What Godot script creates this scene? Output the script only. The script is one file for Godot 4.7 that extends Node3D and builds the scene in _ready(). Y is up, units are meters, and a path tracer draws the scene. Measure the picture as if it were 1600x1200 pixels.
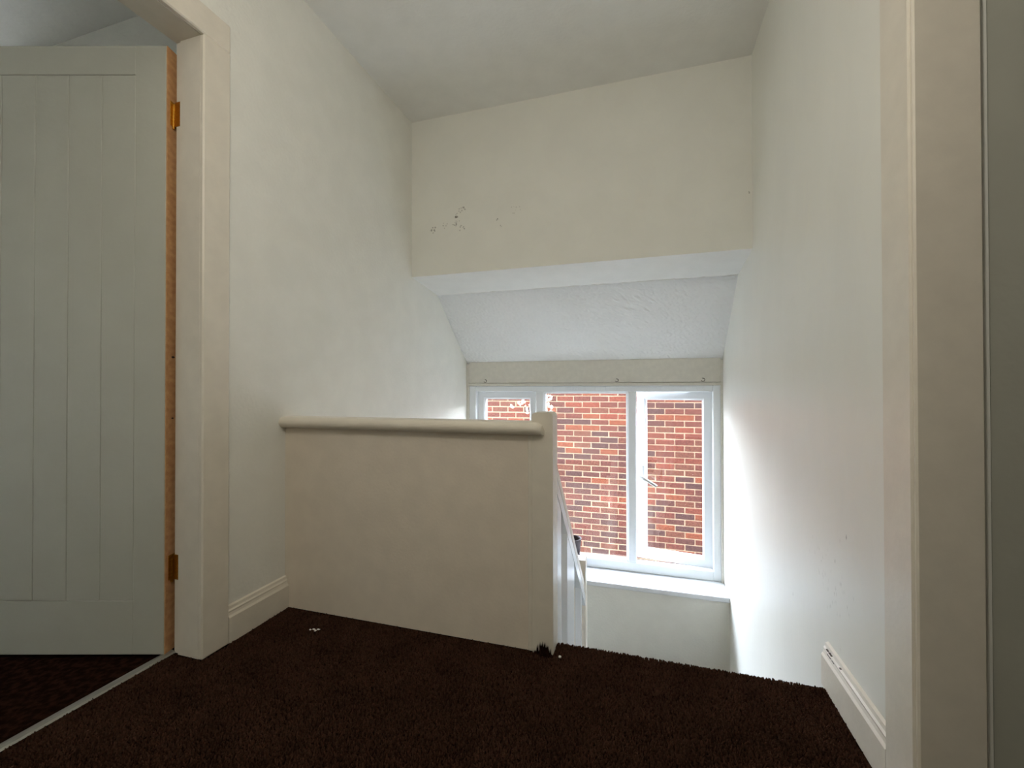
extends Node3D
# A stair landing seen from low down: an open door on the left, a boxed-in balustrade, a window over the stairs.

const XL := -1.323          # face of the left wall
const XR := 0.4956          # face of the right wall
const ZB := -1.355          # front of the balustrade panel
const ZE := -1.432          # edge of the top step
const ZK := -2.307          # front of the bulkhead
const ZS := -2.65           # where the sloped ceiling begins
const ZW := -3.152          # front of the window frame
const ZSILL := -2.925       # front of the window sill
const YC := 2.42            # ceiling
const YK := 1.4967          # lower edge of the bulkhead
const YS := 1.4564
const YH := 1.031           # lower end of the sloped ceiling
const EYE := Vector3(0, 0.84, 0)
const ZBRICK := -5.68       # face of the brick wall across the passage

var M := {}
var rng := RandomNumberGenerator.new()

# ------------------------------------------------------------------ helpers
func mat(col: Color, rough: float, noise_amount := 0.0, noise_scale := 1.0, bump := 0.0, bump_scale := 40.0, tone := Color(0, 0, 0, 0)) -> StandardMaterial3D:
	var m := StandardMaterial3D.new()
	m.albedo_color = col
	m.roughness = rough
	if noise_amount > 0.0 or bump > 0.0:
		m.uv1_triplanar = true
		m.uv1_world_triplanar = true
		m.uv1_scale = Vector3.ONE * noise_scale
	if noise_amount > 0.0:
		var lo := Color(1, 1, 1).lerp(tone if tone.a > 0 else Color(0, 0, 0), noise_amount)
		m.albedo_texture = noise_tex(int(noise_scale * 131) + 7, 0.012, 4, lo, Color(1, 1, 1), false)
	if bump > 0.0:
		m.normal_enabled = true
		m.normal_texture = noise_tex(int(bump_scale * 17) + 3, bump_scale / 512.0, 3, Color(0, 0, 0), Color(1, 1, 1), true)
		m.normal_scale = bump
	return m

func noise_tex(seed_: int, freq: float, oct: int, lo: Color, hi: Color, as_normal: bool) -> NoiseTexture2D:
	var n := FastNoiseLite.new()
	n.seed = seed_
	n.noise_type = FastNoiseLite.TYPE_SIMPLEX_SMOOTH
	n.frequency = freq
	n.fractal_octaves = oct
	var t := NoiseTexture2D.new()
	t.width = 512
	t.height = 512
	t.seamless = true
	t.noise = n
	t.as_normal_map = as_normal
	t.bump_strength = 6.0
	if not as_normal:
		var g := Gradient.new()
		g.set_color(0, lo)
		g.set_color(1, hi)
		g.set_offset(0, 0.25)
		g.set_offset(1, 0.75)
		t.color_ramp = g
	return t

func st_new() -> SurfaceTool:
	var st := SurfaceTool.new()
	st.begin(Mesh.PRIMITIVE_TRIANGLES)
	st.set_smooth_group(-1)
	return st

func tri(st: SurfaceTool, a: Vector3, b: Vector3, c: Vector3) -> void:
	st.add_vertex(a); st.add_vertex(b); st.add_vertex(c)

# corners given counter-clockwise seen from outside
func quad(st: SurfaceTool, a: Vector3, b: Vector3, c: Vector3, d: Vector3) -> void:
	tri(st, a, c, b); tri(st, a, d, c)

func box(st: SurfaceTool, a: Vector3, b: Vector3) -> void:
	var lo := Vector3(min(a.x, b.x), min(a.y, b.y), min(a.z, b.z))
	var hi := Vector3(max(a.x, b.x), max(a.y, b.y), max(a.z, b.z))
	var p := []
	for i in 8:
		p.append(Vector3(hi.x if i & 1 else lo.x, hi.y if i & 2 else lo.y, hi.z if i & 4 else lo.z))
	quad(st, p[4], p[5], p[7], p[6]); quad(st, p[1], p[0], p[2], p[3])
	quad(st, p[5], p[1], p[3], p[7]); quad(st, p[0], p[4], p[6], p[2])
	quad(st, p[6], p[7], p[3], p[2]); quad(st, p[0], p[1], p[5], p[4])

# a box whose edges are chamfered by r
func bbox(st: SurfaceTool, a: Vector3, b: Vector3, r := 0.002) -> void:
	var lo := Vector3(min(a.x, b.x), min(a.y, b.y), min(a.z, b.z))
	var hi := Vector3(max(a.x, b.x), max(a.y, b.y), max(a.z, b.z))
	var pts := PackedVector3Array()
	for i in 8:
		var c := Vector3(hi.x if i & 1 else lo.x, hi.y if i & 2 else lo.y, hi.z if i & 4 else lo.z)
		var s := Vector3(-1 if i & 1 else 1, -1 if i & 2 else 1, -1 if i & 4 else 1) * r
		pts.append(c + Vector3(0, s.y, s.z)); pts.append(c + Vector3(s.x, 0, s.z)); pts.append(c + Vector3(s.x, s.y, 0))
	# faces: for axis k, four corners use point index k
	for k in 3:
		for side in 2:
			var f := []
			for i in 8:
				if ((i >> k) & 1) == side:
					f.append(i)
			# order round the face
			var o := [f[0], f[1], f[3], f[2]]
			face4(st, pts[o[0] * 3 + k], pts[o[1] * 3 + k], pts[o[2] * 3 + k], pts[o[3] * 3 + k], (lo + hi) / 2)
	for i in 8:
		for k in 3:
			var j := i ^ (1 << k)
			if j > i:
				var k1 := (k + 1) % 3
				var k2 := (k + 2) % 3
				face4(st, pts[i * 3 + k1], pts[j * 3 + k1], pts[j * 3 + k2], pts[i * 3 + k2], (lo + hi) / 2)
		face3(st, pts[i * 3], pts[i * 3 + 1], pts[i * 3 + 2], (lo + hi) / 2)

func face3(st, a, b, c, inside) -> void:
	if (b - a).cross(c - a).dot((a + b + c) / 3.0 - inside) > 0:
		tri(st, a, c, b)
	else:
		tri(st, a, b, c)

func face4(st, a, b, c, d, inside) -> void:
	if (b - a).cross(c - a).dot((a + b + c + d) / 4.0 - inside) > 0:
		quad(st, a, b, c, d)
	else:
		quad(st, d, c, b, a)

# a flat outline (list of Vector2) pushed along an axis from t0 to t1; axis x: (z, y), axis y: (x, z), axis z: (x, y)
func prism(st: SurfaceTool, poly: Array, axis: String, t0: float, t1: float) -> void:
	var pv := PackedVector2Array(poly)
	if Geometry2D.is_polygon_clockwise(pv):
		pv.reverse()
	var idx := Geometry2D.triangulate_polygon(pv)
	var at := func(q: Vector2, t: float) -> Vector3:
		if axis == "x": return Vector3(t, q.y, q.x)
		if axis == "y": return Vector3(q.x, t, q.y)
		return Vector3(q.x, q.y, t)
	var flip := (axis == "x" or axis == "y") != (t1 < t0)
	var n := pv.size()
	for i in n:
		var a: Vector3 = at.call(pv[i], t0)
		var b: Vector3 = at.call(pv[(i + 1) % n], t0)
		var c: Vector3 = at.call(pv[(i + 1) % n], t1)
		var d: Vector3 = at.call(pv[i], t1)
		if flip: quad(st, d, c, b, a)
		else: quad(st, a, b, c, d)
	for i in range(0, idx.size(), 3):
		var q := [pv[idx[i]], pv[idx[i + 1]], pv[idx[i + 2]]]
		if (q[1] - q[0]).cross(q[2] - q[0]) < 0:
			q = [q[0], q[2], q[1]]
		if flip:
			tri(st, at.call(q[0], t1), at.call(q[1], t1), at.call(q[2], t1)); tri(st, at.call(q[0], t0), at.call(q[2], t0), at.call(q[1], t0))
		else:
			tri(st, at.call(q[0], t1), at.call(q[2], t1), at.call(q[1], t1)); tri(st, at.call(q[0], t0), at.call(q[1], t0), at.call(q[2], t0))

func tube(st: SurfaceTool, pts: Array, r: float, n := 8) -> void:
	st.set_smooth_group(0)
	var rings := []
	for i in pts.size():
		var d: Vector3 = (pts[min(i + 1, pts.size() - 1)] - pts[max(i - 1, 0)]).normalized()
		var u := d.cross(Vector3.UP if absf(d.y) < 0.9 else Vector3.RIGHT).normalized()
		var v := d.cross(u).normalized()
		var ring := []
		for k in n:
			var t := TAU * k / n
			ring.append(pts[i] + (u * cos(t) + v * sin(t)) * r)
		rings.append(ring)
	for i in pts.size() - 1:
		for k in n:
			var k2 := (k + 1) % n
			face4(st, rings[i][k], rings[i][k2], rings[i + 1][k2], rings[i + 1][k], (pts[i] + pts[i + 1]) / 2)
	st.set_smooth_group(-1)
	for e in [0, pts.size() - 1]:
		for k in n:
			face3(st, pts[e], rings[e][k], rings[e][(k + 1) % n], (pts[0] + pts[pts.size() - 1]) / 2)

func lathe(st: SurfaceTool, prof: Array, c: Vector3, n := 32) -> void:
	st.set_smooth_group(0)
	for i in prof.size() - 1:
		for k in n:
			var a := TAU * k / n
			var b := TAU * (k + 1) / n
			var p0: Vector2 = prof[i]
			var p1: Vector2 = prof[i + 1]
			quad(st, c + Vector3(p0.x * cos(b), p0.y, p0.x * sin(b)), c + Vector3(p0.x * cos(a), p0.y, p0.x * sin(a)),
				c + Vector3(p1.x * cos(a), p1.y, p1.x * sin(a)), c + Vector3(p1.x * cos(b), p1.y, p1.x * sin(b)))
	st.set_smooth_group(-1)

func obj(called: String, st: SurfaceTool, m: Material, parent: Node = self) -> MeshInstance3D:
	st.generate_normals()
	var o := MeshInstance3D.new()
	o.name = called
	o.mesh = st.commit()
	o.material_override = m
	o.cast_shadow = GeometryInstance3D.SHADOW_CASTING_SETTING_ON
	parent.add_child(o, true)
	return o

func boxed(called: String, a: Vector3, b: Vector3, m: Material, parent: Node = self, r := 0.0) -> MeshInstance3D:
	var st := st_new()
	if r > 0.0: bbox(st, a, b, r)
	else: box(st, a, b)
	return obj(called, st, m, parent)

func base(called: String, at := Vector3.ZERO, turn := 0.0) -> Node3D:
	var o := Node3D.new()
	o.name = called
	o.position = at
	o.rotation.y = turn
	add_child(o, true)
	return o

func tag(o: Node, label: String, category: String, group := "", kind := "") -> Node:
	o.set_meta("label", label)
	o.set_meta("category", category)
	if group: o.set_meta("group", group)
	if kind: o.set_meta("kind", kind)
	return o

func structure(o: Node, label: String, category: String) -> Node:
	return tag(o, label, category, "", "structure")

# a rectangle with its own 0..1 coordinates, for painted-on marks; corners counter-clockwise from lower left
func uv_face(called: String, a: Vector3, b: Vector3, c: Vector3, d: Vector3, back: Vector3, m: Material, parent: Node) -> MeshInstance3D:
	var st := st_new()
	var pv := [a, b, c, d]
	var uv := [Vector2(0, 1), Vector2(1, 1), Vector2(1, 0), Vector2(0, 0)]
	for i in [0, 2, 1, 0, 3, 2]:
		st.set_uv(uv[i]); st.add_vertex(pv[i])
	var bv := [a + back, b + back, c + back, d + back]
	st.set_uv(Vector2(0.003, 0.003))
	for i in 4:
		var j := (i + 1) % 4
		quad(st, pv[i], bv[i], bv[j], pv[j])
	quad(st, bv[3], bv[2], bv[1], bv[0])
	return obj(called, st, m, parent)

# ------------------------------------------------------------------ the scene
func _ready() -> void:
	rng.seed = 41
	camera_and_light()
	materials()
	shell()
	window()
	doors()
	balustrade()
	stairs()
	pendant()
	small_things()
	outside()
	carpet()

func camera_and_light() -> void:
	var cam := Camera3D.new()
	cam.name = "camera"
	cam.position = EYE
	cam.rotation_order = EULER_ORDER_YXZ
	cam.rotation_degrees = Vector3(0.43, 16.866, -0.097)
	cam.keep_aspect = Camera3D.KEEP_HEIGHT
	cam.fov = rad_to_deg(2.0 * atan(600.0 / 681.0))
	cam.near = 0.02
	cam.far = 200
	add_child(cam)
	cam.current = true
	var env := Environment.new()
	env.background_mode = Environment.BG_SKY
	var sm := ProceduralSkyMaterial.new()
	sm.sky_top_color = Color(0.86, 0.91, 0.98)
	sm.sky_horizon_color = Color(0.94, 0.95, 0.97)
	sm.ground_horizon_color = Color(0.55, 0.53, 0.50)
	sm.ground_bottom_color = Color(0.35, 0.33, 0.31)
	sm.sky_energy_multiplier = 1.0
	var sky := Sky.new()
	sky.sky_material = sm
	env.sky = sky
	env.background_energy_multiplier = 38.0
	env.ambient_light_source = Environment.AMBIENT_SOURCE_SKY
	env.tonemap_mode = Environment.TONE_MAPPER_LINEAR
	env.tonemap_exposure = 1.0
	env.sdfgi_enabled = true
	env.ssao_enabled = true
	env.ssil_enabled = true
	var we := WorldEnvironment.new()
	we.name = "environment"
	we.environment = env
	add_child(we)

func materials() -> void:
	M.wall = mat(Color(0.94, 0.936, 0.90), 0.55, 0.014, 0.9, 0.05, 60.0)
	M.ceiling = mat(Color(0.95, 0.945, 0.92), 0.8, 0.012, 1.1, 0.05, 40.0)
	M.artex = mat(Color(0.94, 0.94, 0.93), 0.6)
	M.trim = mat(Color(0.90, 0.87, 0.81), 0.35, 0.02, 2.0, 0.03, 30.0)
	M.panel = mat(Color(0.90, 0.855, 0.79), 0.5, 0.02, 1.4, 0.03, 50.0)
	M.door = mat(Color(0.73, 0.73, 0.68), 0.45, 0.015, 1.0, 0.03, 50.0)
	M.pine = mat(Color(0.80, 0.62, 0.43), 0.6, 0.25, 5.0, 0.0, 40.0, Color(0.55, 0.35, 0.2))
	M.knot = mat(Color(0.16, 0.08, 0.05), 0.7)
	M.upvc = mat(Color(0.93, 0.945, 0.955), 0.25)
	M.old_paint = mat(Color(0.86, 0.845, 0.80), 0.5, 0.025, 3.0)
	M.sill = mat(Color(0.93, 0.945, 0.955), 0.3, 0.02, 2.0)
	M.carpet = mat(Color(0.185, 0.115, 0.085), 1.0, 0.35, 6.0, 0.6, 90.0)
	M.carpet.metallic_specular = 0.05
	M.metal = mat(Color(0.70, 0.70, 0.68), 0.35)
	M.metal.metallic = 0.8
	M.brass = mat(Color(0.78, 0.58, 0.22), 0.3, 0.2, 20.0, 0.0, 40.0, Color(0.45, 0.3, 0.12))
	M.brass.metallic = 0.9
	M.mortar = mat(Color(0.72, 0.64, 0.53), 0.9, 0.12, 4.0, 0.3, 60.0)
	M.render = mat(Color(0.93, 0.88, 0.79), 0.9, 0.2, 6.0, 0.6, 60.0)
	M.concrete = mat(Color(0.38, 0.37, 0.36), 0.9, 0.2, 1.0)
	M.slate = mat(Color(0.36, 0.36, 0.38), 0.8, 0.2, 1.0)
	M.facade = mat(Color(0.36, 0.22, 0.18), 0.85, 0.2, 3.0)
	M.pot = mat(Color(0.17, 0.10, 0.11), 0.6)
	M.pale = mat(Color(0.93, 0.91, 0.87), 0.8)
	M.rust = mat(Color(0.30, 0.25, 0.19), 0.6)
	var g := StandardMaterial3D.new()
	g.albedo_color = Color(0.25, 0.28, 0.28, 0.02)
	g.transparency = BaseMaterial3D.TRANSPARENCY_ALPHA
	g.roughness = 0.02
	M.glass = g

# ------------------------------------------------------------------ room shell
func mark(im: Image, x: float, y: float, r: float, col: Color, strength: float) -> void:
	for yy in range(int(y - r - 1), int(y + r + 2)):
		for xx in range(int(x - r - 1), int(x + r + 2)):
			if xx < 1 or yy < 1 or xx >= im.get_width() - 1 or yy >= im.get_height() - 1: continue
			var d := Vector2(xx - x, yy - y).length() / r
			if d < 1.0 and rng.randf() < 0.85:
				im.set_pixel(xx, yy, im.get_pixel(xx, yy).lerp(col, strength * (1.0 - d * d)))

func marked_paint(w: int, h: int, marks: Array, rough: float) -> StandardMaterial3D:
	# marks: [u px, v px, radius, strength]
	var im := Image.create(w, h, false, Image.FORMAT_RGB8)
	var n := FastNoiseLite.new()
	n.seed = w + h
	n.frequency = 0.006
	n.fractal_octaves = 4
	for y in h:
		for x in w:
			var k := 1.0 - 0.014 * clampf(n.get_noise_2d(x, y) + 0.5, 0, 1)
			im.set_pixel(x, y, Color(0.94 * k, 0.936 * k, 0.90 * k))
	for a in marks:
		mark(im, a[0], a[1], a[2], Color(0.30, 0.28, 0.24), a[3])
	var m := StandardMaterial3D.new()
	m.albedo_texture = ImageTexture.create_from_image(im)
	m.roughness = rough
	return m

func shell() -> void:
	var t := 0.107
	# left wall, with the doorway
	var st := st_new()
	box(st, Vector3(XL, -2.6, -1.04), Vector3(XL - t, 2.6, -3.30))
	box(st, Vector3(XL, 1.968, -1.04), Vector3(XL - t, 2.6, -0.20))
	box(st, Vector3(XL, -0.25, -0.20), Vector3(XL - t, 2.6, 1.30))
	structure(obj("wall_left", st, M.wall), "white painted wall running from the open door to the window", "wall")
	# right wall: its seen stretch carries small marks, the rest is plain
	var marks := []
	var W := 1024
	var H := 1024
	# texture spans z -3.30..-1.0 and y -2.6..2.42
	var put := func(z: float, y: float, r: float, s: float) -> void:
		marks.append([(z + 3.30) / 2.30 * W, (2.42 - y) / 5.02 * H, r, s])
	put.call(-1.325, 0.455, 1.3, 0.6); put.call(-1.75, 0.117, 1.2, 0.4)
	for i in 46:
		var z := rng.randfn(-1.42, 0.07)
		var y := 0.31 - (z + 1.50) * 0.25 + rng.randfn(0, 0.05)
		put.call(z, y, rng.randf_range(1.0, 1.35), rng.randf_range(0.06, 0.20))
	M.wall_right = marked_paint(W, H, marks, 0.38)
	# normal of the right wall points to -x: lower left seen from inside is the far end
	var wr := uv_face("wall_right", Vector3(XR, -2.6, -3.30), Vector3(XR, -2.6, -1.0), Vector3(XR, 2.42, -1.0), Vector3(XR, 2.42, -3.30), Vector3(0.10, 0, 0), M.wall_right, self)
	structure(wr, "white painted wall on the right of the stairs with faint scuffs", "wall")
	st = st_new()
	box(st, Vector3(XR, 1.99, -1.0), Vector3(XR + 0.1, 2.6, -0.20))
	box(st, Vector3(XR, -0.25, -0.20), Vector3(XR + 0.1, 2.6, 1.30))
	obj("lintel", st, M.wall, wr)
	# bulkhead with mould spots
	marks = []
	var BW := 1024
	var BH := 512
	var spot := func(x: float, y: float, r: float, s: float, n: int, spread: float) -> void:
		for i in n:
			marks.append([(x - XL + rng.randfn(0, spread)) / (XR - XL) * BW, (2.42 - y + rng.randfn(0, spread)) / (2.42 - YK) * BH, r * rng.randf_range(0.7, 1.3), s * rng.randf_range(0.6, 1.2)])
	spot.call(-1.18, 1.765, 3.6, 0.38, 7, 0.010)
	spot.call(-1.10, 1.777, 2.4, 0.38, 6, 0.011)
	spot.call(-1.045, 1.785, 2.8, 0.45, 7, 0.010)
	spot.call(-1.035, 1.822, 3.6, 0.85, 4, 0.005)
	spot.call(-1.035, 1.80, 2.2, 0.45, 6, 0.012)
	spot.call(-1.03, 1.850, 2.0, 0.35, 4, 0.010)
	spot.call(-0.995, 1.872, 3.0, 0.30, 9, 0.014)
	spot.call(-1.005, 1.766, 2.6, 0.50, 7, 0.010)
	spot.call(-0.784, 1.787, 2.8, 0.75, 2, 0.004)
	spot.call(-0.765, 1.745, 1.8, 0.35, 2, 0.004)
	spot.call(-0.685, 1.815, 2.2, 0.22, 8, 0.014)
	spot.call(0.485, 1.766, 2.4, 0.6, 2, 0.003)
	M.bulkhead = marked_paint(BW, BH, marks, 0.6)
	var wb := uv_face("wall_bulkhead", Vector3(XL, YK, ZK), Vector3(XR, YK, ZK), Vector3(XR, 2.42, ZK), Vector3(XL, 2.42, ZK), Vector3(0, 0, -0.12), M.bulkhead, self)
	structure(wb, "boxed-out upper wall over the stairs with a few dark mould spots", "wall")
	# soffit and sloped ceiling
	st = st_new()
	prism(st, [Vector2(ZK - 0.001, YK), Vector2(ZS, YS), Vector2(ZS - 0.06, YS + 0.10), Vector2(ZK - 0.001, YK + 0.10)], "x", XL - 0.05, XR + 0.05)
	structure(obj("ceiling_soffit", st, M.ceiling), "narrow white underside of the boxed-out wall above the stairs", "ceiling")
	st = st_new()
	prism(st, [Vector2(ZS, YS), Vector2(ZW - 0.02, YH - 0.017), Vector2(ZW - 0.15, YH), Vector2(ZW - 0.15, YH + 0.15), Vector2(ZS, YS + 0.15)], "x", XL - 0.05, XR + 0.05)
	var slope := obj("ceiling_slope", st, M.artex)
	# its stippled face, real relief of a few millimetres
	var nz := FastNoiseLite.new()
	nz.seed = 77
	nz.frequency = 1.0
	nz.fractal_octaves = 2
	var face := st_new()
	face.set_smooth_group(0)
	var A := Vector3(0, YS, ZS)
	var B := Vector3(0, YH - 0.017, ZW - 0.02)
	var nor := Vector3(0, (ZS - ZW), -(YS - YH)).normalized() * -1.0
	var NU := 300
	var NV := 110
	var grid := []
	for j in NV + 1:
		for i in NU + 1:
			var q := A.lerp(B, float(j) / NV)
			q.x = lerpf(XL - 0.01, XR + 0.01, float(i) / NU)
			var v := float(j) / NV * 0.66
			var hgt := 0.5 + 0.5 * nz.get_noise_2d(q.x * 42.0, v * 62.0)
			grid.append(q + nor * (0.0008 + 0.0040 * smoothstep(0.35, 0.75, hgt)))
	for j in NV:
		for i in NU:
			var k := j * (NU + 1) + i
			quad(face, grid[k], grid[k + 1], grid[k + NU + 2], grid[k + NU + 1])
	obj("stipple", face, M.artex, slope)
	structure(slope, "stippled white sloping ceiling between soffit and window", "ceiling")
	# a ragged filler bead where soffit and slope meet
	st = st_new()
	var bead := []
	for i in 61:
		var x := lerpf(XL, XR, i / 60.0)
		bead.append(Vector3(x, YS + 0.004 + rng.randf_range(-0.003, 0.003), ZS + rng.randf_range(-0.004, 0.004)))
	tube(st, bead, 0.007, 6)
	obj("filler_bead", st, M.ceiling, slope)
	# main ceiling and roof over all
	st = st_new()
	box(st, Vector3(-4.4, YC, -2.45), Vector3(3.4, YC + 0.2, 1.45))
	structure(obj("ceiling", st, M.ceiling), "plain white ceiling above the landing and rooms", "ceiling")
	# wall under and around the window
	st = st_new()
	box(st, Vector3(XL - t, -2.6, -2.948), Vector3(XR + 0.1, -0.475, -3.30))
	structure(obj("wall_window", st, M.wall), "white painted wall below the window sill", "wall")
	# rear wall and the rooms off the landing
	st = st_new()
	box(st, Vector3(XL - t, -0.25, 1.30), Vector3(XR + 0.1, 2.6, 1.42))
	structure(obj("wall_rear", st, M.wall), "white wall at the near end of the landing, behind the viewer", "wall")
	room_left()
	room_right()
	# skirting boards
	var prof := func(s: float, x: float) -> Array:   # (x, y) outline, s = direction into the room
		return [Vector2(x, 0), Vector2(x + s * 0.018, 0), Vector2(x + s * 0.018, 0.083), Vector2(x + s * 0.014, 0.090), Vector2(x + s * 0.012, 0.098), Vector2(x + s * 0.0125, 0.103), Vector2(x + s * 0.009, 0.108), Vector2(x + s * 0.007, 0.117), Vector2(x, 0.120)]
	st = st_new()
	prism(st, prof.call(1.0, XL), "z", ZB + 0.001, -1.104)
	structure(obj("baseboard_left", st, M.trim), "short moulded skirting board between door frame and balustrade", "skirting board")
	st = st_new()
	prism(st, prof.call(-1.0, XR), "z", -1.443, -1.10)
	var bb := obj("baseboard_right", st, M.trim)
	for q in [[-1.418, 0.1075, 0.006], [-1.402, 0.108, 0.004], [-1.392, 0.1078, 0.003], [-1.405, 0.0985, 0.012], [-1.378, 0.0985, 0.007], [-1.335, 0.108, 0.003]]:
		boxed("paint_chip", Vector3(XR - 0.0135, q[1] - 0.0010, q[0] - q[2]), Vector3(XR - 0.008, q[1] + 0.0012, q[0] + q[2]), M.rust, bb, 0.0006)
	structure(bb, "moulded skirting board with chipped paint at top of stairs", "skirting board")

func room_left() -> void:
	# the room behind the open door: its far wall holds a window beyond the frame of the view, so the wall itself stands in shade
	var st := st_new()
	box(st, Vector3(-2.75, -0.25, -1.30), Vector3(XL - 0.107, YC, -1.42))
	box(st, Vector3(-4.42, -0.25, -1.30), Vector3(-2.75, 0.95, -1.42))
	box(st, Vector3(-4.42, 2.20, -1.30), Vector3(-2.75, YC, -1.42))
	box(st, Vector3(-4.42, 0.95, -1.30), Vector3(-3.30, 2.20, -1.42))
	structure(obj("wall_bedroom_far", st, M.wall), "shaded wall seen in the gap above the open door", "wall")
	st = st_new()
	box(st, Vector3(-4.42, -0.25, 1.30), Vector3(XL - 0.107, YC, 1.42))
	box(st, Vector3(-4.3, -0.25, -1.42), Vector3(-4.42, YC, 1.42))
	structure(obj("wall_bedroom_side", st, M.wall), "white side walls of the room behind the open door", "wall")
	st = st_new()
	box(st, Vector3(-4.42, -0.25, -1.42), Vector3(-1.448, -0.004, 1.42))
	structure(obj("floor_bedroom", st, M.carpet), "dark carpet of the room beyond the metal threshold strip", "floor")

func room_right() -> void:
	var st := st_new()
	box(st, Vector3(XR + 0.1, -0.25, -1.9), Vector3(3.3, YC, -2.0))
	box(st, Vector3(XR + 0.1, -0.25, 1.30), Vector3(3.3, YC, 1.42))
	box(st, Vector3(3.3, -0.25, -2.0), Vector3(3.42, 0.95, 1.42))
	box(st, Vector3(3.3, 2.15, -2.0), Vector3(3.42, YC, 1.42))
	box(st, Vector3(3.3, 0.95, -2.0), Vector3(3.42, 2.15, 1.42))
	structure(obj("wall_side_room", st, M.wall), "white walls of the room through the right-hand doorway", "wall")
	st = st_new()
	box(st, Vector3(XR + 0.1, -0.25, -2.0), Vector3(3.42, -0.004, 1.42))
	structure(obj("floor_side_room", st, M.carpet), "dark carpet of the room through the right-hand doorway", "floor")

# ------------------------------------------------------------------ window
# bars of one rectangular frame with a sloped bead towards the glass, each bar its own part
func ring_frame(parent: Node, names: Array, x0: float, x1: float, y0: float, y1: float, w: float, z0: float, z1: float, bead: float, m: Material) -> void:
	# outline of a bar across its width: (distance from outer edge, z)
	var prof := [Vector2(0, z0), Vector2(w - bead, z0), Vector2(w, z0 - bead * 0.9), Vector2(w, z1), Vector2(0, z1)]
	var corners := [Vector2(x0, y0), Vector2(x1, y0), Vector2(x1, y1), Vector2(x0, y1)]
	var inward := [Vector2(1, 1), Vector2(-1, 1), Vector2(-1, -1), Vector2(1, -1)]
	for s in 4:
		var st := st_new()
		var e := (s + 1) % 4
		var mid: Vector2 = (corners[s] + corners[e]) / 2.0 + (inward[s] + inward[e]) / 2.0 * w * 0.5
		var inside := Vector3(mid.x, mid.y, (z0 + z1) / 2)
		var A := []
		var B := []
		for q in prof:
			var a: Vector2 = corners[s] + inward[s] * q.x
			var b: Vector2 = corners[e] + inward[e] * q.x
			A.append(Vector3(a.x, a.y, q.y)); B.append(Vector3(b.x, b.y, q.y))
		for i in prof.size():
			var j := (i + 1) % prof.size()
			face4(st, A[i], A[j], B[j], B[i], inside)
		for i in range(1, prof.size() - 1):
			face3(st, A[0], A[i], A[i + 1], inside); face3(st, B[0], B[i], B[i + 1], inside)
		obj(names[s], st, m, parent)

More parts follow.
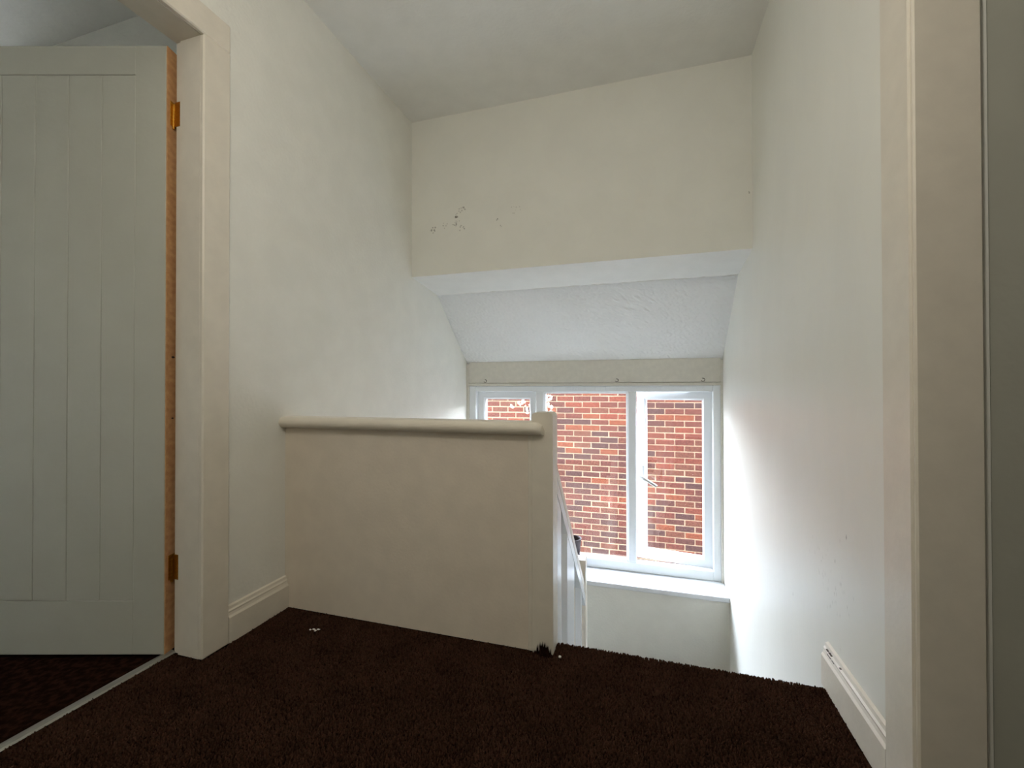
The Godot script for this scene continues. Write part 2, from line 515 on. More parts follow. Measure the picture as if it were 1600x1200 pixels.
func window() -> void:
	var w := base("window_1")
	structure(w, "white plastic three-light window looking onto a brick wall", "window")
	var x0 := XL + 0.018
	var x1 := XR
	var y0 := -0.445
	var y1 := 0.85
	var z1 := ZW - 0.07
	# outer frame
	for a in [["frame_jamb", Vector3(x0, y0, ZW), Vector3(-1.246, y1, z1)], ["frame_jamb", Vector3(0.436, y0, ZW), Vector3(x1, y1, z1)],
			["frame_head", Vector3(-1.246, 0.807, ZW), Vector3(0.436, y1, z1)], ["frame_cill", Vector3(-1.246, y0, ZW), Vector3(0.436, -0.381, z1)],
			["mullion", Vector3(-0.772, -0.381, ZW), Vector3(-0.713, 0.807, z1)], ["mullion", Vector3(-0.109, -0.381, ZW), Vector3(-0.053, 0.807, z1)]]:
		boxed(a[0], a[1], a[2], M.upvc, w, 0.004)
	# masonry around the frame so that no light slips past
	boxed("reveal", Vector3(XL - 0.1, -0.5, ZW - 0.05), Vector3(x0, 1.05, ZW - 0.15), M.wall, w)
	boxed("head_packing", Vector3(XL - 0.1, y1, ZW - 0.012), Vector3(x1 + 0.1, 1.10, ZW - 0.15), M.wall, w)
	boxed("sill_packing", Vector3(XL - 0.1, -0.5, ZW - 0.001), Vector3(x1 + 0.1, y0, ZW - 0.15), M.wall, w)
	# fixed middle light
	ring_frame(w, ["glazing_bead", "glazing_bead", "glazing_bead", "glazing_bead"], -0.713, -0.109, -0.381, 0.807, 0.014, ZW - 0.008, ZW - 0.045, 0.010, M.upvc)
	boxed("pane", Vector3(-0.705, -0.372, ZW - 0.034), Vector3(-0.117, 0.798, ZW - 0.038), M.glass, w)
	# closed left casement
	var left := Node3D.new()
	left.name = "casement"
	w.add_child(left, true)
	ring_frame(left, ["sash_rail", "sash_stile", "sash_rail", "sash_stile"], -1.249, -0.769, -0.384, 0.810, 0.062, ZW - 0.040, ZW - 0.095, 0.012, M.upvc)
	boxed("pane", Vector3(-1.195, -0.33, ZW - 0.066), Vector3(-0.823, 0.756, ZW - 0.070), M.glass, left)
	# right casement, hinged on the right and pushed open a hand's width
	var right := Node3D.new()
	right.name = "casement"
	right.position = Vector3(0.436, 0, ZW - 0.050)
	right.rotation_degrees.y = -9.0
	w.add_child(right, true)
	ring_frame(right, ["sash_rail", "sash_stile", "sash_rail", "sash_stile"], -0.492, 0.0, -0.384, 0.810, 0.062, 0.0, -0.055, 0.012, M.upvc)
	boxed("pane", Vector3(-0.438, -0.33, -0.026), Vector3(-0.054, 0.756, -0.030), M.glass, right)
	# lever handle on the left stile
	var st := st_new()
	bbox(st, Vector3(-0.475, 0.165, 0.0), Vector3(-0.453, 0.275, 0.010), 0.003)
	var h := obj("handle", st, M.upvc, right)
	st = st_new()
	tube(st, [Vector3(-0.464, 0.205, 0.008), Vector3(-0.464, 0.205, 0.042)], 0.009, 12)
	tube(st, [Vector3(-0.468, 0.209, 0.044), Vector3(-0.445, 0.198, 0.050), Vector3(-0.40, 0.172, 0.052), Vector3(-0.352, 0.145, 0.048)], 0.0105, 12)
	obj("lever", st, M.metal, h)
	# beads of wood where the frame meets the walls
	st = st_new()
	box(st, Vector3(XL, -0.445, ZW + 0.012), Vector3(XL + 0.022, YH - 0.01, ZW - 0.05))
	obj("side_bead", st, M.old_paint, w)
	st = st_new()
	box(st, Vector3(XR, -0.445, ZW + 0.012), Vector3(XR - 0.014, YH - 0.01, ZW))
	obj("side_bead", st, M.old_paint, w)
	# board over the window
	var p := boxed("trim_1", Vector3(XL + 0.022, 0.872, ZW - 0.013), Vector3(XR - 0.014, YH + 0.002, ZW + 0.010), M.old_paint, self, 0.002)
	structure(p, "plain painted board fixed above the window, below the sloping ceiling", "board")
	boxed("strip", Vector3(XL + 0.008, 0.850, ZW - 0.012), Vector3(XR - 0.004, 0.8695, ZW + 0.014), M.old_paint, p, 0.002)
	# inside sill
	var s := boxed("trim_2", Vector3(XL, -0.475, ZSILL), Vector3(XR, -0.445, ZW - 0.02), M.sill, self, 0.003)
	structure(s, "white window sill board above the stairwell wall", "window sill")

# ------------------------------------------------------------------ doors
func doors() -> void:
	# frame of the left doorway
	var f := base("trim_3")
	structure(f, "cream painted frame of the left doorway with flat architrave", "door frame")
	boxed("lining", Vector3(XL + 0.001, 0, -1.04), Vector3(-1.430, 1.968, -1.018), M.trim, f, 0.001)
	boxed("stop", Vector3(XL + 0.001, 0, -1.0185), Vector3(-1.408, 1.943, -1.013), M.trim, f, 0.001)
	boxed("lining", Vector3(XL + 0.001, 0, -0.22), Vector3(-1.430, 1.968, -0.198), M.trim, f, 0.001)
	boxed("head_lining", Vector3(XL + 0.001, 1.943, -1.018), Vector3(-1.430, 1.968, -0.22), M.trim, f, 0.001)
	boxed("architrave", Vector3(XL, 0, -1.104), Vector3(XL + 0.018, 1.943, -1.011), M.trim, f, 0.004)
	boxed("architrave", Vector3(XL, 0, -0.228), Vector3(XL + 0.018, 1.943, -0.135), M.trim, f, 0.004)
	boxed("architrave", Vector3(XL, 1.943, -1.104), Vector3(XL + 0.018, 2.036, -0.135), M.trim, f, 0.004)
	# threshold strip
	var st := st_new()
	prism(st, [Vector2(-1.452, 0.001), Vector2(-1.424, 0.001), Vector2(-1.427, 0.006), Vector2(-1.438, 0.0085), Vector2(-1.449, 0.006)], "z", -1.018, -0.22)
	tag(obj("threshold_strip", st, M.metal), "narrow grey metal strip across the left doorway floor", "threshold strip")
	# the open door: local x runs from the hinges to the free edge, local z from its front to its back
	var d := base("door_1", Vector3(-1.434, 0.008, -0.992), PI + deg_to_rad(16.87))
	structure(d, "white boarded door standing open into the left room", "door")
	var W := 0.726
	var H := 1.911
	var s0 := 0.100
	var tr := H - 0.092
	var br := 0.1665
	boxed("core", Vector3(0.003, 0.001, 0.009), Vector3(W, H - 0.001, 0.040), M.door, d)
	boxed("stile", Vector3(0.003, 0, 0), Vector3(s0, H, 0.010), M.door, d, 0.0015)
	boxed("stile", Vector3(W - s0, 0, 0), Vector3(W, H, 0.010), M.door, d, 0.0015)
	boxed("rail", Vector3(s0, tr, 0), Vector3(W - s0, H, 0.010), M.door, d, 0.0015)
	boxed("rail", Vector3(s0, 0, 0), Vector3(W - s0, br, 0.010), M.door, d, 0.0015)
	var pw := (W - 2 * s0) / 5.0
	for i in 5:
		boxed("plank", Vector3(s0 + i * pw + 0.0007, br + 0.0008, 0.0008), Vector3(s0 + (i + 1) * pw - 0.0007, tr - 0.0008, 0.010), M.door, d, 0.0012)
	var lip := boxed("edge_lipping", Vector3(-0.0005, 0, 0.0005), Vector3(0.003, H, 0.0395), M.pine, d, 0.0008)
	lip.set_meta("label", "bare pine edge")
	for y in [[0.93, 0.028, 0.007], [0.735, 0.027, 0.005]]:
		st = st_new()
		var c := Vector3(-0.0004, y[0], y[1])
		for k in 10:
			var a := TAU * k / 10
			var b := TAU * (k + 1) / 10
			face3(st, c + Vector3(-0.0004, 0, 0), c + Vector3(-0.0002, sin(a) * y[2] * 0.5, cos(a) * y[2]), c + Vector3(-0.0002, sin(b) * y[2] * 0.5, cos(b) * y[2]), c + Vector3(1, 0, 0))
		obj("knot", st, M.knot, lip)
	# brass butt hinges; their second leaf lies on the lining
	var inv := d.transform.affine_inverse()
	for yy in [1.667, 0.225]:
		var hn := Node3D.new()
		hn.name = "hinge"
		d.add_child(hn, true)
		boxed("leaf", Vector3(-0.0020, yy, 0.012), Vector3(-0.0002, yy + 0.078, 0.040), M.brass, hn, 0.0004)
		st = st_new()
		var a := inv * Vector3(-1.434, yy + 0.008, -1.0165)
		var k := Vector3(0, 0.078, 0)
		# leaf on the lining, facing the landing
		var e := inv * Vector3(-1.407, yy + 0.008, -1.0165)
		var e2 := inv * Vector3(-1.407, yy + 0.008, -1.0185)
		var a2 := inv * Vector3(-1.434, yy + 0.008, -1.0185)
		var mid := (a + e2) / 2 + k / 2
		face4(st, a, e, e + k, a + k, mid); face4(st, a2, e2, e2 + k, a2 + k, mid)
		face4(st, a, a2, a2 + k, a + k, mid); face4(st, e, e2, e2 + k, e + k, mid)
		face4(st, a, e, e2, a2, mid); face4(st, a + k, e + k, e2 + k, a2 + k, mid)
		obj("leaf", st, M.brass, hn)
		st = st_new()
		var kx := inv * Vector3(-1.4375, yy, -1.0150)
		tube(st, [kx, kx + k], 0.0042, 12)
		obj("knuckle", st, M.brass, hn)
		for j in 3:
			st = st_new()
			var sc := Vector3(-0.0021, yy + 0.014 + 0.025 * j, 0.022)
			tube(st, [sc, sc + Vector3(-0.0008, 0, 0)], 0.0032, 8)
			obj("screw", st, M.brass, hn)
	# right doorway: architrave, lining and a door folded back into the room
	f = base("trim_4")
	structure(f, "cream painted frame of the right doorway nearest the viewer", "door frame")
	boxed("architrave", Vector3(XR, 0, -1.100), Vector3(XR - 0.018, 2.0, -0.998), M.trim, f, 0.003)
	boxed("architrave", Vector3(XR, 0, -0.216), Vector3(XR - 0.018, 2.0, -0.110), M.trim, f, 0.005)
	boxed("architrave", Vector3(XR, 2.0, -1.100), Vector3(XR - 0.018, 2.1, -0.110), M.trim, f, 0.005)
	boxed("lining", Vector3(XR - 0.014, 0, -1.010), Vector3(0.5835, 2.0, -0.990), M.trim, f, 0.003)
	boxed("lining", Vector3(XR - 0.014, 0, -0.224), Vector3(0.5835, 2.0, -0.200), M.trim, f, 0.003)
	boxed("head_lining", Vector3(XR - 0.014, 1.975, -0.986), Vector3(0.5835, 2.0, -0.224), M.trim, f, 0.003)
	d = base("door_2", Vector3(0.590, 0.008, -1.002))
	structure(d, "plain dim door edge at the far right behind the door frame", "door")
	boxed("slab", Vector3(0, 0, -0.040), Vector3(0.74, 1.96, 0), M.door, d, 0.002)

# ------------------------------------------------------------------ balustrade
func balustrade() -> void:
	var b := base("balustrade", Vector3(-0.8, 0, ZB))
	tag(b, "solid cream boxed balustrade panel with half-round rail and newel post", "balustrade")
	var o := -b.position
	boxed("panel", Vector3(XL, 0.0, ZB) + o, Vector3(-0.345, 0.70, ZB - 0.035) + o, M.panel, b)
	# newel post with rounded head
	var st := st_new()
	var pr := []
	var x0 := -0.345
	var x1 := -0.276
	pr = [Vector2(x0, -0.02), Vector2(x1, -0.02), Vector2(x1, 0.748), Vector2(x1 - 0.002, 0.754), Vector2(x1 - 0.007, 0.758), Vector2(x1 - 0.015, 0.7595), Vector2(x0 + 0.015, 0.7595), Vector2(x0 + 0.007, 0.758), Vector2(x0 + 0.002, 0.754), Vector2(x0, 0.748)]
	prism(st, pr, "z", ZB - 0.069, ZB + 0.002)
	var n := obj("newel_post", st, M.trim, b)
	n.position = o
	# half-round rail capping the panel, lapping onto the post
	st = st_new()
	var outline := []
	for i in 13:
		var a := -PI / 2 + PI * i / 12.0
		outline.append(Vector2(ZB + 0.012 + 0.022 * cos(a), 0.709 + 0.021 * sin(a)))
	outline.append(Vector2(ZB - 0.040, 0.730))
	outline.append(Vector2(ZB - 0.040, 0.700))
	outline.append(Vector2(ZB - 0.030, 0.688))
	prism(st, outline, "x", XL, -0.346)
	var r := obj("rail_cap", st, M.trim, b)
	r.position = o
	# the end that runs over the face of the post, rounded off
	st = st_new()
	var sections := []
	for k in 7:
		var s := k / 6.0
		var x := lerpf(-0.346, -0.303, s)
		var g := sqrt(maxf(0.0, 1.0 - pow(maxf(0.0, s - 0.15) / 0.85, 2.0)))
		var ring := []
		for i in 13:
			var a := -PI / 2 + PI * i / 12.0
			ring.append(Vector3(x, 0.709 + 0.021 * sin(a) * (0.35 + 0.65 * g) - 0.021 * 0.65 * (1.0 - g), ZB + 0.002 + (0.010 + 0.022 * cos(a)) * maxf(0.04, g)))
		ring.append(Vector3(x, ring[12].y, ZB - 0.002)); ring.append(Vector3(x, ring[0].y, ZB - 0.002))
		sections.append(ring)
	for k in 6:
		for i in 15:
			var j := (i + 1) % 15
			face4(st, sections[k][i], sections[k][j], sections[k + 1][j], sections[k + 1][i], Vector3((sections[k][0].x + sections[k + 1][0].x) / 2, 0.706, ZB + 0.006))
	for i in range(1, 14):
		face3(st, sections[6][0], sections[6][i], sections[6][i + 1], Vector3(-0.35, 0.706, ZB))
	r = obj("rail_return", st, M.trim, b)
	r.position = o
	# a fillet strip where panel meets post
	boxed("cover_strip", Vector3(-0.357, 0.0, ZB + 0.004) + o, Vector3(-0.343, 0.686, ZB - 0.004) + o, M.trim, b, 0.002)

# ------------------------------------------------------------------ stairs
func stairs() -> void:
	# sloping balustrade that follows the flight
	var b := base("stair_balustrade", Vector3(-0.29, 0, -1.42))
	tag(b, "white sloping stair handrail with upright slats going down towards the window", "handrail")
	var o := -b.position
	var x0 := -0.304
	var x1 := -0.276
	var under := func(z: float) -> float: return 0.485 + (z + 1.426) * 1.0
	var za := ZB - 0.0695
	var zb := -2.13
	var st := st_new()
	prism(st, [Vector2(za, under.call(za)), Vector2(zb, under.call(zb)), Vector2(zb, under.call(zb) + 0.050), Vector2(za, under.call(za) + 0.050)], "x", x0, x1)
	var p := obj("lower_rail", st, M.upvc, b); p.position = o
	# rounded handrail on top
	st = st_new()
	var sec := []
	for i in 12:
		var a := TAU * i / 12.0
		sec.append(Vector2(clampf(cos(a) * 1.25, -1, 1) * 0.020, clampf(sin(a) * 1.15, -1, 1) * 0.030))
	for i in 12:
		var q: Vector2 = sec[i]
		var r: Vector2 = sec[(i + 1) % 12]
		var f := func(v: Vector2, z: float) -> Vector3: return Vector3(-0.299 + v.x, under.call(z) + 0.088 + v.y, z)
		face4(st, f.call(q, za), f.call(r, za), f.call(r, zb), f.call(q, zb), Vector3(-0.299, under.call((za + zb) / 2) + 0.088, (za + zb) / 2))
	for e in [za, zb]:
		for i in range(1, 11):
			face3(st, Vector3(-0.299 + sec[0].x, under.call(e) + 0.088 + sec[0].y, e), Vector3(-0.299 + sec[i].x, under.call(e) + 0.088 + sec[i].y, e), Vector3(-0.299 + sec[i + 1].x, under.call(e) + 0.088 + sec[i + 1].y, e), Vector3(-0.299, under.call((za + zb) / 2), (za + zb) / 2))
	p = obj("handrail", st, M.trim, b); p.position = o
	# upright slats
	for s in [[za, -1.500], [-1.620, -1.790], [-1.980, -2.005]]:
		st = st_new()
		prism(st, [Vector2(s[0], under.call(s[0]) + 0.001), Vector2(s[1], under.call(s[1]) + 0.001), Vector2(s[1], (s[1] - ZE) - 0.06), Vector2(s[0], (s[0] - ZE) - 0.06)], "x", x0 + 0.001, x1 - 0.001)
		p = obj("slat", st, M.upvc, b); p.position = o
	# closed string under the slats
	st = st_new()
	prism(st, [Vector2(za + 0.02, -0.03), Vector2(zb, zb - ZE - 0.02), Vector2(zb, -1.1), Vector2(za + 0.02, -0.45)], "x", x0 - 0.01, x1 + 0.005)
	p = obj("string_board", st, M.trim, b); p.position = o
	# lower newel
	st = st_new()
	bbox(st, Vector3(-0.345, -1.3, zb), Vector3(x1, -0.002, zb - 0.069), 0.004)
	p = obj("newel_post", st, M.trim, b); p.position = o
	# steps, each one a carpeted tread with riser
	var sr := base("stairs", Vector3(0.1, -0.8, -1.8))
	structure(sr, "carpeted stairs dropping from the landing towards the window", "stairs")
	o = -sr.position
	for i in 4:
		p = boxed("step", Vector3(x1 + 0.005, -0.2 * (i + 1), ZE - 0.2 * i + 0.02) , Vector3(XR, -0.2 * (i + 1) - 0.2, ZE - 0.2 * (i + 1)), M.carpet, sr, 0.015); p.position = o
	p = boxed("half_landing", Vector3(-0.35, -1.0, ZE - 0.78), Vector3(XR, -1.3, -2.95), M.carpet, sr, 0.01); p.position = o
	for i in 5:
		p = boxed("step", Vector3(-0.33 - 0.2 * i, -1.2 - 0.2 * i, -2.10), Vector3(-0.55 - 0.2 * i, -1.4 - 0.2 * i, -2.95), M.carpet, sr, 0.015); p.position = o
	# walls that close the stairwell below the landing
	st = st_new()
	box(st, Vector3(XL - 0.1, -2.6, ZB - 0.05), Vector3(-0.28, -0.2, ZB + 0.05))
	box(st, Vector3(-0.30, -2.6, ZE + 0.06), Vector3(XR + 0.1, -0.2, ZE + 0.16))
	box(st, Vector3(XL - 0.1, -2.7, -3.3), Vector3(XR + 0.1, -2.6, -1.2))
	structure(obj("wall_stairwell", st, M.wall), "plain walls closing the stairwell beneath the landing", "wall")

# ------------------------------------------------------------------ lamp over the landing, above and behind the viewer
func pendant() -> void:
	var at := Vector3(-0.30, 1.88, -0.15)
	var p := base("pendant_lamp", Vector3(at.x, YC, at.z))
	tag(p, "white globe pendant lamp on a short flex over the landing", "lamp")
	var st := st_new()
	lathe(st, [Vector2(0, -0.030), Vector2(0.030, -0.026), Vector2(0.046, -0.010), Vector2(0.048, 0.0), Vector2(0, 0)], Vector3.ZERO, 24)
	obj("ceiling_rose", st, M.upvc, p)
	st = st_new()
	tube(st, [Vector3(0, -0.02, 0), Vector3(0, at.y - YC + 0.11, 0)], 0.004, 8)
	obj("flex", st, M.upvc, p)
	st = st_new()
	tube(st, [Vector3(0, at.y - YC + 0.13, 0), Vector3(0, at.y - YC + 0.085, 0)], 0.022, 16)
	obj("lamp_holder", st, M.upvc, p)
	var sm := SphereMesh.new()
	sm.radius = 0.09
	sm.height = 0.18
	var g := MeshInstance3D.new()
	g.name = "lamp_globe"
	g.mesh = sm
	var m := StandardMaterial3D.new()
	m.albedo_color = Color(0.95, 0.93, 0.88)
	m.emission_enabled = true
	m.emission = Color(1.0, 0.975, 0.93)
	m.emission_energy_multiplier = 1.2
	g.material_override = m
	g.position = Vector3(0, at.y - YC, 0)
	p.add_child(g, true)
	var l := OmniLight3D.new()
	l.name = "lamp_light"
	l.position = Vector3(0, at.y - YC, 0)
	l.light_color = Color(1.0, 0.975, 0.93)
	l.light_energy = 0.46
	l.light_size = 0.09
	l.omni_range = 8.0
	l.omni_attenuation = 2.0
	l.shadow_enabled = true
	p.add_child(l, true)

# ------------------------------------------------------------------ small things
func small_things() -> void:
	# dark plant pot on the sill
	var st := st_new()
	var prof := [Vector2(0.0, 0.0), Vector2(0.040, 0.0), Vector2(0.043, 0.006), Vector2(0.056, 0.200), Vector2(0.061, 0.222), Vector2(0.061, 0.228), Vector2(0.057, 0.228), Vector2(0.053, 0.205), Vector2(0.040, 0.02), Vector2(0.0, 0.02)]
	lathe(st, prof, Vector3.ZERO, 36)
	var pot := obj("plant_pot", st, M.pot)
	pot.position = Vector3(-0.484, -0.445, -3.06)
	tag(pot, "tall dark purple-brown pot on the sill behind the handrail", "pot")
	# curtain wire with its little hooks
	var c := base("curtain_wire", Vector3(-0.3, 0.85, ZW + 0.02))
	tag(c, "thin white curtain wire with small plastic hooks above the panes", "curtain wire")
	var o := -c.position
	st = st_new()
	var pts := []
	for i in 25:
		var t := i / 24.0
		pts.append(Vector3(lerpf(-0.72, XR - 0.016, t), 0.846 - 0.006 * sin(PI * t), ZW + 0.020) + o)
	tube(st, pts, 0.0022, 6)
	obj("wire", st, M.upvc, c)
	var hooks := [-0.640, -0.405, -0.335, -0.262, -0.185, -0.112, -0.040, 0.035, 0.110, 0.185, 0.262, 0.335, 0.376, 0.428]
	for i in 9: hooks.append(-0.545 + i * 0.0115)
	for x in hooks:
		st = st_new()
		tube(st, [Vector3(x, 0.846, ZW + 0.020) + o, Vector3(x + 0.002, 0.836, ZW + 0.022) + o, Vector3(x + 0.001, 0.822, ZW + 0.021) + o, Vector3(x + 0.006, 0.820, ZW + 0.024) + o], 0.0021, 6)
		obj("hook", st, M.upvc, c)
	# cup hooks in the board
	var which := ["near its left end", "above the second mullion", "near its right end"]
	var xs := [-1.165, -0.185, 0.372]
	for i in 3:
		st = st_new()
		var q := []
		for k in 9:
			var a := PI * 1.35 * k / 8.0
			q.append(Vector3(0.012 * sin(a) + 0.001, 0.004 + 0.010 * cos(a), 0.010))
		q.push_front(Vector3(0, 0.014, 0.0))
		tube(st, q, 0.0024, 6)
		var h := obj("cup_hook", st, M.rust)
		h.position = Vector3(xs[i], 0.884, ZW + 0.010)
		tag(h, "small dark cup hook in board over window, " + which[i], "hook", "cup hooks above the window")
	# scraps on the carpet
	st = st_new()
	for k in 4:
		var mid := Vector3([-0.012, 0.0, 0.010, 0.014][k], 0.002, [0.003, -0.002, 0.004, -0.006][k])
		var ring := []
		for j in 6:
			var a := TAU * j / 6 + rng.randf() * 0.6
			ring.append(mid + Vector3(cos(a), 0, sin(a) * 0.6) * rng.randf_range(0.004, 0.010) + Vector3(0, rng.randf() * 0.003, 0))
		for j in 6:
			face3(st, mid + Vector3(0, 0.004, 0), ring[j], ring[(j + 1) % 6], mid - Vector3(0, 1, 0))
			face3(st, mid - Vector3(0, 0.002, 0), ring[j], ring[(j + 1) % 6], mid + Vector3(0, 1, 0))
	var s := obj("paper_scrap", st, M.pale)
	s.position = Vector3(-1.089, 0.006, -1.24)
	tag(s, "torn white scrap lying on the carpet near the balustrade", "scrap")
	st = st_new()
	bbox(st, Vector3(-0.004, 0, -0.003), Vector3(0.004, 0.006, 0.003), 0.0015)
	s = obj("crumb", st, M.pale)
	s.position = Vector3(-0.251, 0.008, -1.331)
	tag(s, "tiny white crumb on the carpet beside the newel post", "crumb")

# ------------------------------------------------------------------ outside
func outside() -> void:
	var w := base("brick_wall", Vector3(0, -2.6, ZBRICK))
	tag(w, "red brick house wall seen through the window", "brick wall")
	var o := -w.position
	var bx0 := -6.0
	var bx1 := 5.0
	var by0 := -2.6
	var by1 := 1.1
	boxed("mortar", Vector3(bx0, by0, ZBRICK - 0.004) + o, Vector3(bx1, by1, ZBRICK - 0.25) + o, M.mortar, w)
	# tints of the bricks
	var tints := [Color(0.50, 0.26, 0.185), Color(0.46, 0.245, 0.18), Color(0.42, 0.235, 0.185), Color(0.39, 0.23, 0.19), Color(0.36, 0.225, 0.195), Color(0.325, 0.22, 0.20), Color(0.43, 0.265, 0.20), Color(0.51, 0.28, 0.18)]
	var mats := []
	for i in tints.size():
		var m := mat(tints[i], 0.85, 0.30, 5.0, 0.35, 70.0, Color(0.45, 0.33, 0.3))
		if i > 0:
			m.albedo_texture = mats[0].albedo_texture
			m.normal_texture = mats[0].normal_texture
		mats.append(m)
	var L := 0.215
	var Hh := 0.065
	var meshes := []
	for v in 4:
		var st := st_new()
		bbox(st, Vector3(-L / 2, -Hh / 2, -0.06), Vector3(L / 2, Hh / 2, 0.0), 0.003 + 0.001 * v)
		st.generate_normals()
		meshes.append(st.commit())
	# openings of the window as seen by the eye, to know which bricks show singly
	var panes := [Rect2(-1.20, 0.58, 0.42, 0.21), Rect2(-0.72, -0.40, 0.62, 1.22), Rect2(-0.03, -0.36, 0.44, 1.13)]
	var far := st_new()
	var count := 0
	var rows := int((by1 - by0) / 0.075)
	var mixing := FastNoiseLite.new()
	mixing.seed = 9
	mixing.frequency = 0.5
	for r in rows:
		var y := by0 + 0.0375 + r * 0.075 + 0.026
		var off := 0.1125 if r % 2 else 0.0
		var x := bx0 + off + 0.06
		while x + L < bx1:
			var cx := x + L / 2
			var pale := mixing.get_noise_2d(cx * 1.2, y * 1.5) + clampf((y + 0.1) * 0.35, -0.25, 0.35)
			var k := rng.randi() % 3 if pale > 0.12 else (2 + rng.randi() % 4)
			if rng.randf() < 0.10: k = 7
			if rng.randf() < 0.15: k = 6
			var c := Vector3(cx, y, ZBRICK + rng.randf_range(-0.0015, 0.002))
			var t := (ZW - EYE.z) / (ZBRICK - EYE.z)
			var q := EYE + (c - EYE) * t
			var seen := false
			for p in panes:
				if p.grow(0.035).has_point(Vector2(q.x, q.y)) and not (q.x < -0.47 and q.y < 0.45 and q.x < lerpf(-0.62, -0.40, clampf((0.45 - q.y) / 0.85, 0, 1))):
					seen = true
			if seen and count < 300:
				var m := MeshInstance3D.new()
				m.name = "brick"
				m.mesh = meshes[rng.randi() % 4]
				m.material_override = mats[k]
				m.position = c + o
				m.rotation.z = rng.randf_range(-0.006, 0.006)
				m.scale = Vector3(rng.randf_range(0.985, 1.004), rng.randf_range(0.97, 1.01), 1)
				w.add_child(m, true)
				count += 1
			else:
				far.set_color(tints[k].srgb_to_linear())
				box(far, c + o + Vector3(-L / 2, -Hh / 2, -0.06), c + o + Vector3(L / 2, Hh / 2, 0))
			x += 0.225
	var fm: StandardMaterial3D = mats[0].duplicate()
	fm.albedo_color = Color(1, 1, 1)
	fm.vertex_color_use_as_albedo = true
	var f := obj("other_bricks", far, fm, w)
	f.set_meta("kind", "stuff")
	# smeared mortar left on the bricks
	var smears := [[-1.215, 0.66, 0.065, 0.17, 40], [-1.58, 0.64, 0.05, 0.06, 8], [-1.45, 0.67, 0.035, 0.08, 9], [-1.50, 0.52, 0.03, 0.03, 5], [-1.41, 0.44, 0.03, 0.06, 7], [-1.72, 0.57, 0.02, 0.02, 3]]
	for s in smears:
		var st := st_new()
		for i in s[4]:
			var c := Vector3(s[0] + rng.randf_range(-1, 1) * s[2], s[1] + rng.randf_range(-1, 1) * s[3], ZBRICK + 0.001) + o
			var rr := rng.randf_range(0.012, 0.032)
			var ring := []
			for k in 9:
				var a := TAU * k / 9
				var r2 := rr * rng.randf_range(0.6, 1.2)
				ring.append(c + Vector3(cos(a) * r2, sin(a) * r2, -0.004))
			for k in 9:
				face3(st, c + Vector3(0, 0, 0.006), ring[k], ring[(k + 1) % 9], c + Vector3(0, 0, -1))
		obj("mortar_smear", st, M.render, w)
	# unseen outside of this house: facade and roof, built tall to shade the bricks
	var own := st_new()
	box(own, Vector3(XR + 0.1, -2.7, -2.45), Vector3(9.0, 7.2, -2.30))
	box(own, Vector3(XL - 0.25, 2.62, -2.45), Vector3(XR + 0.1, 7.2, -2.30))
	box(own, Vector3(-9.0, 2.62, -1.55), Vector3(XL - 0.25, 7.2, -1.42))
	box(own, Vector3(-9.0, -2.7, -1.55), Vector3(-4.42, 2.62, -1.42))
	structure(obj("wall_shading_facade", own, M.facade), "unseen outer wall of the house, raised to shade the brick wall opposite", "wall")
	own = st_new()
	prism(own, [Vector2(-3.50, 1.00), Vector2(-3.50, 1.10), Vector2(-2.30, 2.75), Vector2(-2.30, 2.63), Vector2(-2.40, 2.43), Vector2(-3.28, 1.22)], "x", XL - 0.25, XR + 0.25)
	prism(own, [Vector2(-2.70, 7.10), Vector2(-2.70, 7.25), Vector2(1.0, 10.30), Vector2(1.0, 10.15)], "x", -9.0, 9.0)
	structure(obj("roof", own, M.slate), "unseen grey roof slopes of the house, added to shade the brick wall opposite", "roof")
	var st2 := st_new()
	box(st2, Vector3(-30, -2.85, 25), Vector3(30, -2.7, -30))
	structure(obj("ground", st2, M.concrete), "concrete passage between the two houses", "ground")

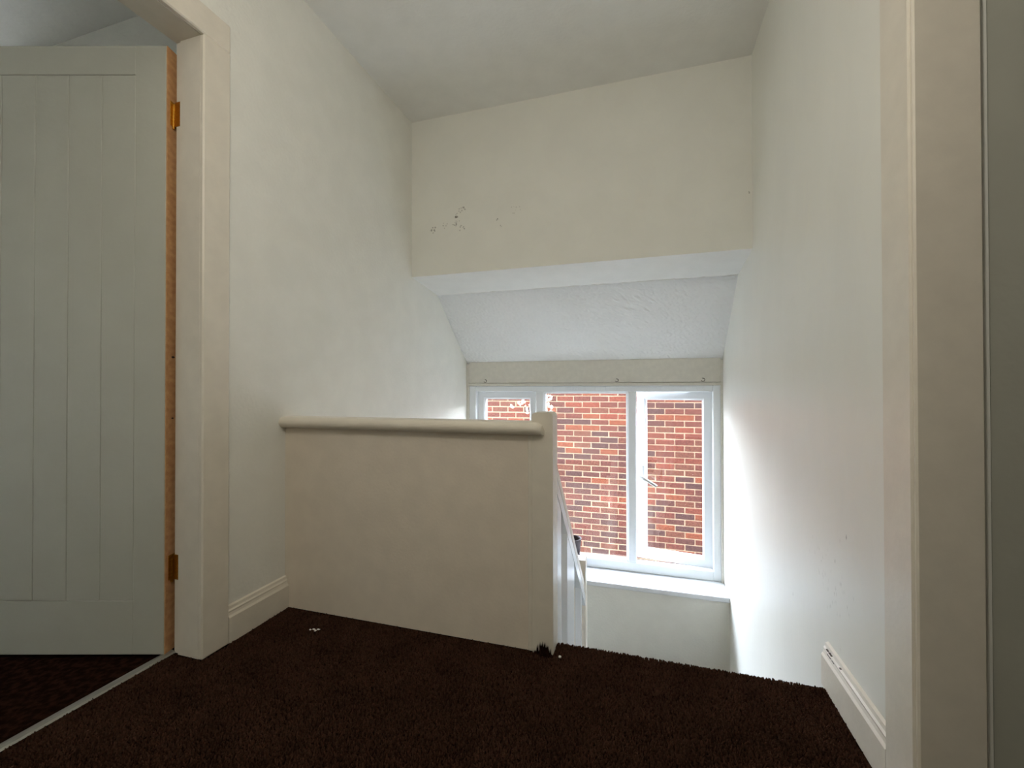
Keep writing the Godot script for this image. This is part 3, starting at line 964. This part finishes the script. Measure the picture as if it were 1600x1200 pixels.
# ------------------------------------------------------------------ carpet
func carpet() -> void:
	var f := base("floor")
	structure(f, "dark brown carpeted landing floor ending at the top step", "floor")
	var st := st_new()
	# slab with rounded nosing over the stairs
	var prof := [Vector2(1.30, -0.25), Vector2(1.30, -0.004)]
	var e := []
	for i in 7:
		var a := PI / 2 * i / 6.0
		e.append(Vector2(ZE + 0.022 - 0.022 * sin(a), -0.026 + 0.022 * cos(a)))
	prof.append_array(e)
	prof.append(Vector2(ZE, -0.05))
	prof.append(Vector2(ZE + 0.03, -0.06))
	prof.append(Vector2(ZE + 0.03, -0.25))
	prism(st, prof, "x", -0.300, XR + 0.11)
	box(st, Vector3(-0.300, -0.25, ZB - 0.05), Vector3(-1.432, -0.004, 1.30))
	obj("backing", st, M.carpet, f)
	# pile: short leaning tufts, thousands of them
	var tuft := st_new()
	var hgt := 0.0085
	for k in 4:
		var a := TAU * k / 4
		var b := TAU * (k + 1) / 4
		var r := 0.0024
		var p0 := Vector3(cos(a) * r, 0, sin(a) * r)
		var p1 := Vector3(cos(b) * r, 0, sin(b) * r)
		var q0 := Vector3(cos(a) * r * 0.75, hgt * 0.75, sin(a) * r * 0.75)
		var q1 := Vector3(cos(b) * r * 0.75, hgt * 0.75, sin(b) * r * 0.75)
		quad(tuft, p1, p0, q0, q1)
		tri(tuft, q0, q1, Vector3(0, hgt, 0))
	tuft.generate_normals()
	var mm := MultiMesh.new()
	mm.transform_format = MultiMesh.TRANSFORM_3D
	mm.use_colors = true
	mm.mesh = tuft.commit()
	var xf := []
	var cols := []
	var patches := FastNoiseLite.new()
	patches.seed = 5
	patches.frequency = 7.0
	var step := 0.0046
	var z := ZE - 0.016
	while z < -0.40:
		var x := -1.425
		while x < XR:
			var px := x + rng.randf_range(-0.5, 0.5) * step
			var pz := z + rng.randf_range(-0.5, 0.5) * step
			x += step
			if px < -0.28 and pz < ZB + 0.003: continue
			if px < XL + 0.018 and pz < -1.01: continue
			if px > XR - 0.018 and pz > -1.443: continue
			# leave out what lies well outside the view
			if px < -1.0 * (-pz) * 2.3 - 0.3 or px > (-pz) * 0.75 + 0.1: continue
			var y := -0.005
			var tilt := Vector3(rng.randf_range(-0.5, 0.5), 0, rng.randf_range(-0.5, 0.5))
			if pz < ZE + 0.022:
				var s := clampf((ZE + 0.022 - pz) / 0.022, 0, 1)
				y = -0.026 + 0.022 * sqrt(maxf(0, 1 - s * s))
				if pz < ZE: y = -0.026 - (ZE - pz) * 1.6
				pz = maxf(pz, ZE)
				tilt.x -= s * 1.1
			var bs := Basis.from_euler(Vector3(tilt.x, rng.randf() * TAU, tilt.z)) if tilt.x > -0.6 else Basis(Vector3.RIGHT, tilt.x)
			bs = bs.scaled(Vector3.ONE * rng.randf_range(0.75, 1.2))
			xf.append(Transform3D(bs, Vector3(px, y, pz)))
			var c := 0.85 + 0.30 * patches.get_noise_2d(px, pz) + rng.randf_range(-0.25, 0.35)
			var red := rng.randf_range(0.92, 1.10)
			cols.append(Color(0.060 * c * red, 0.029 * c, 0.0185 * c))
		z += step
	mm.instance_count = xf.size()
	for i in xf.size():
		mm.set_instance_transform(i, xf[i])
		mm.set_instance_color(i, cols[i])
	var mi := MultiMeshInstance3D.new()
	mi.name = "carpet_pile"
	mi.multimesh = mm
	var m := StandardMaterial3D.new()
	m.vertex_color_use_as_albedo = true
	m.roughness = 1.0
	m.metallic_specular = 0.05
	mi.material_override = m
	mi.set_meta("kind", "stuff")
	f.add_child(mi, true)
	# a frayed piece of carpet pushed up against the foot of the post
	st = st_new()
	for i in 90:
		var x := rng.randfn(-0.306, 0.014)
		var d := absf(x + 0.306) / 0.03
		var hh := 0.040 * clampf(1.15 - d * d, 0.15, 1.0) * rng.randf_range(0.6, 1.1)
		var zz := ZB + 0.006 + rng.randf() * 0.014
		var c := Vector3(clampf(x, -0.340, -0.278), -0.004, zz)
		var tip := c + Vector3(rng.randf_range(-0.006, 0.006), hh, rng.randf_range(-0.004, 0.002))
		var wd := Vector3(0.004, 0, 0)
		var dp := Vector3(0, 0, 0.004)
		var mid := (c + tip) / 2
		face3(st, c - wd, c + dp, tip, mid); face3(st, c + dp, c + wd, tip, mid); face3(st, c + wd, c - dp, tip, mid); face3(st, c - dp, c - wd, tip, mid)
	var fr := obj("frayed_edge", st, M.carpet, f)
	fr.set_meta("label", "frayed dark tuft of carpet at the foot of the newel post")
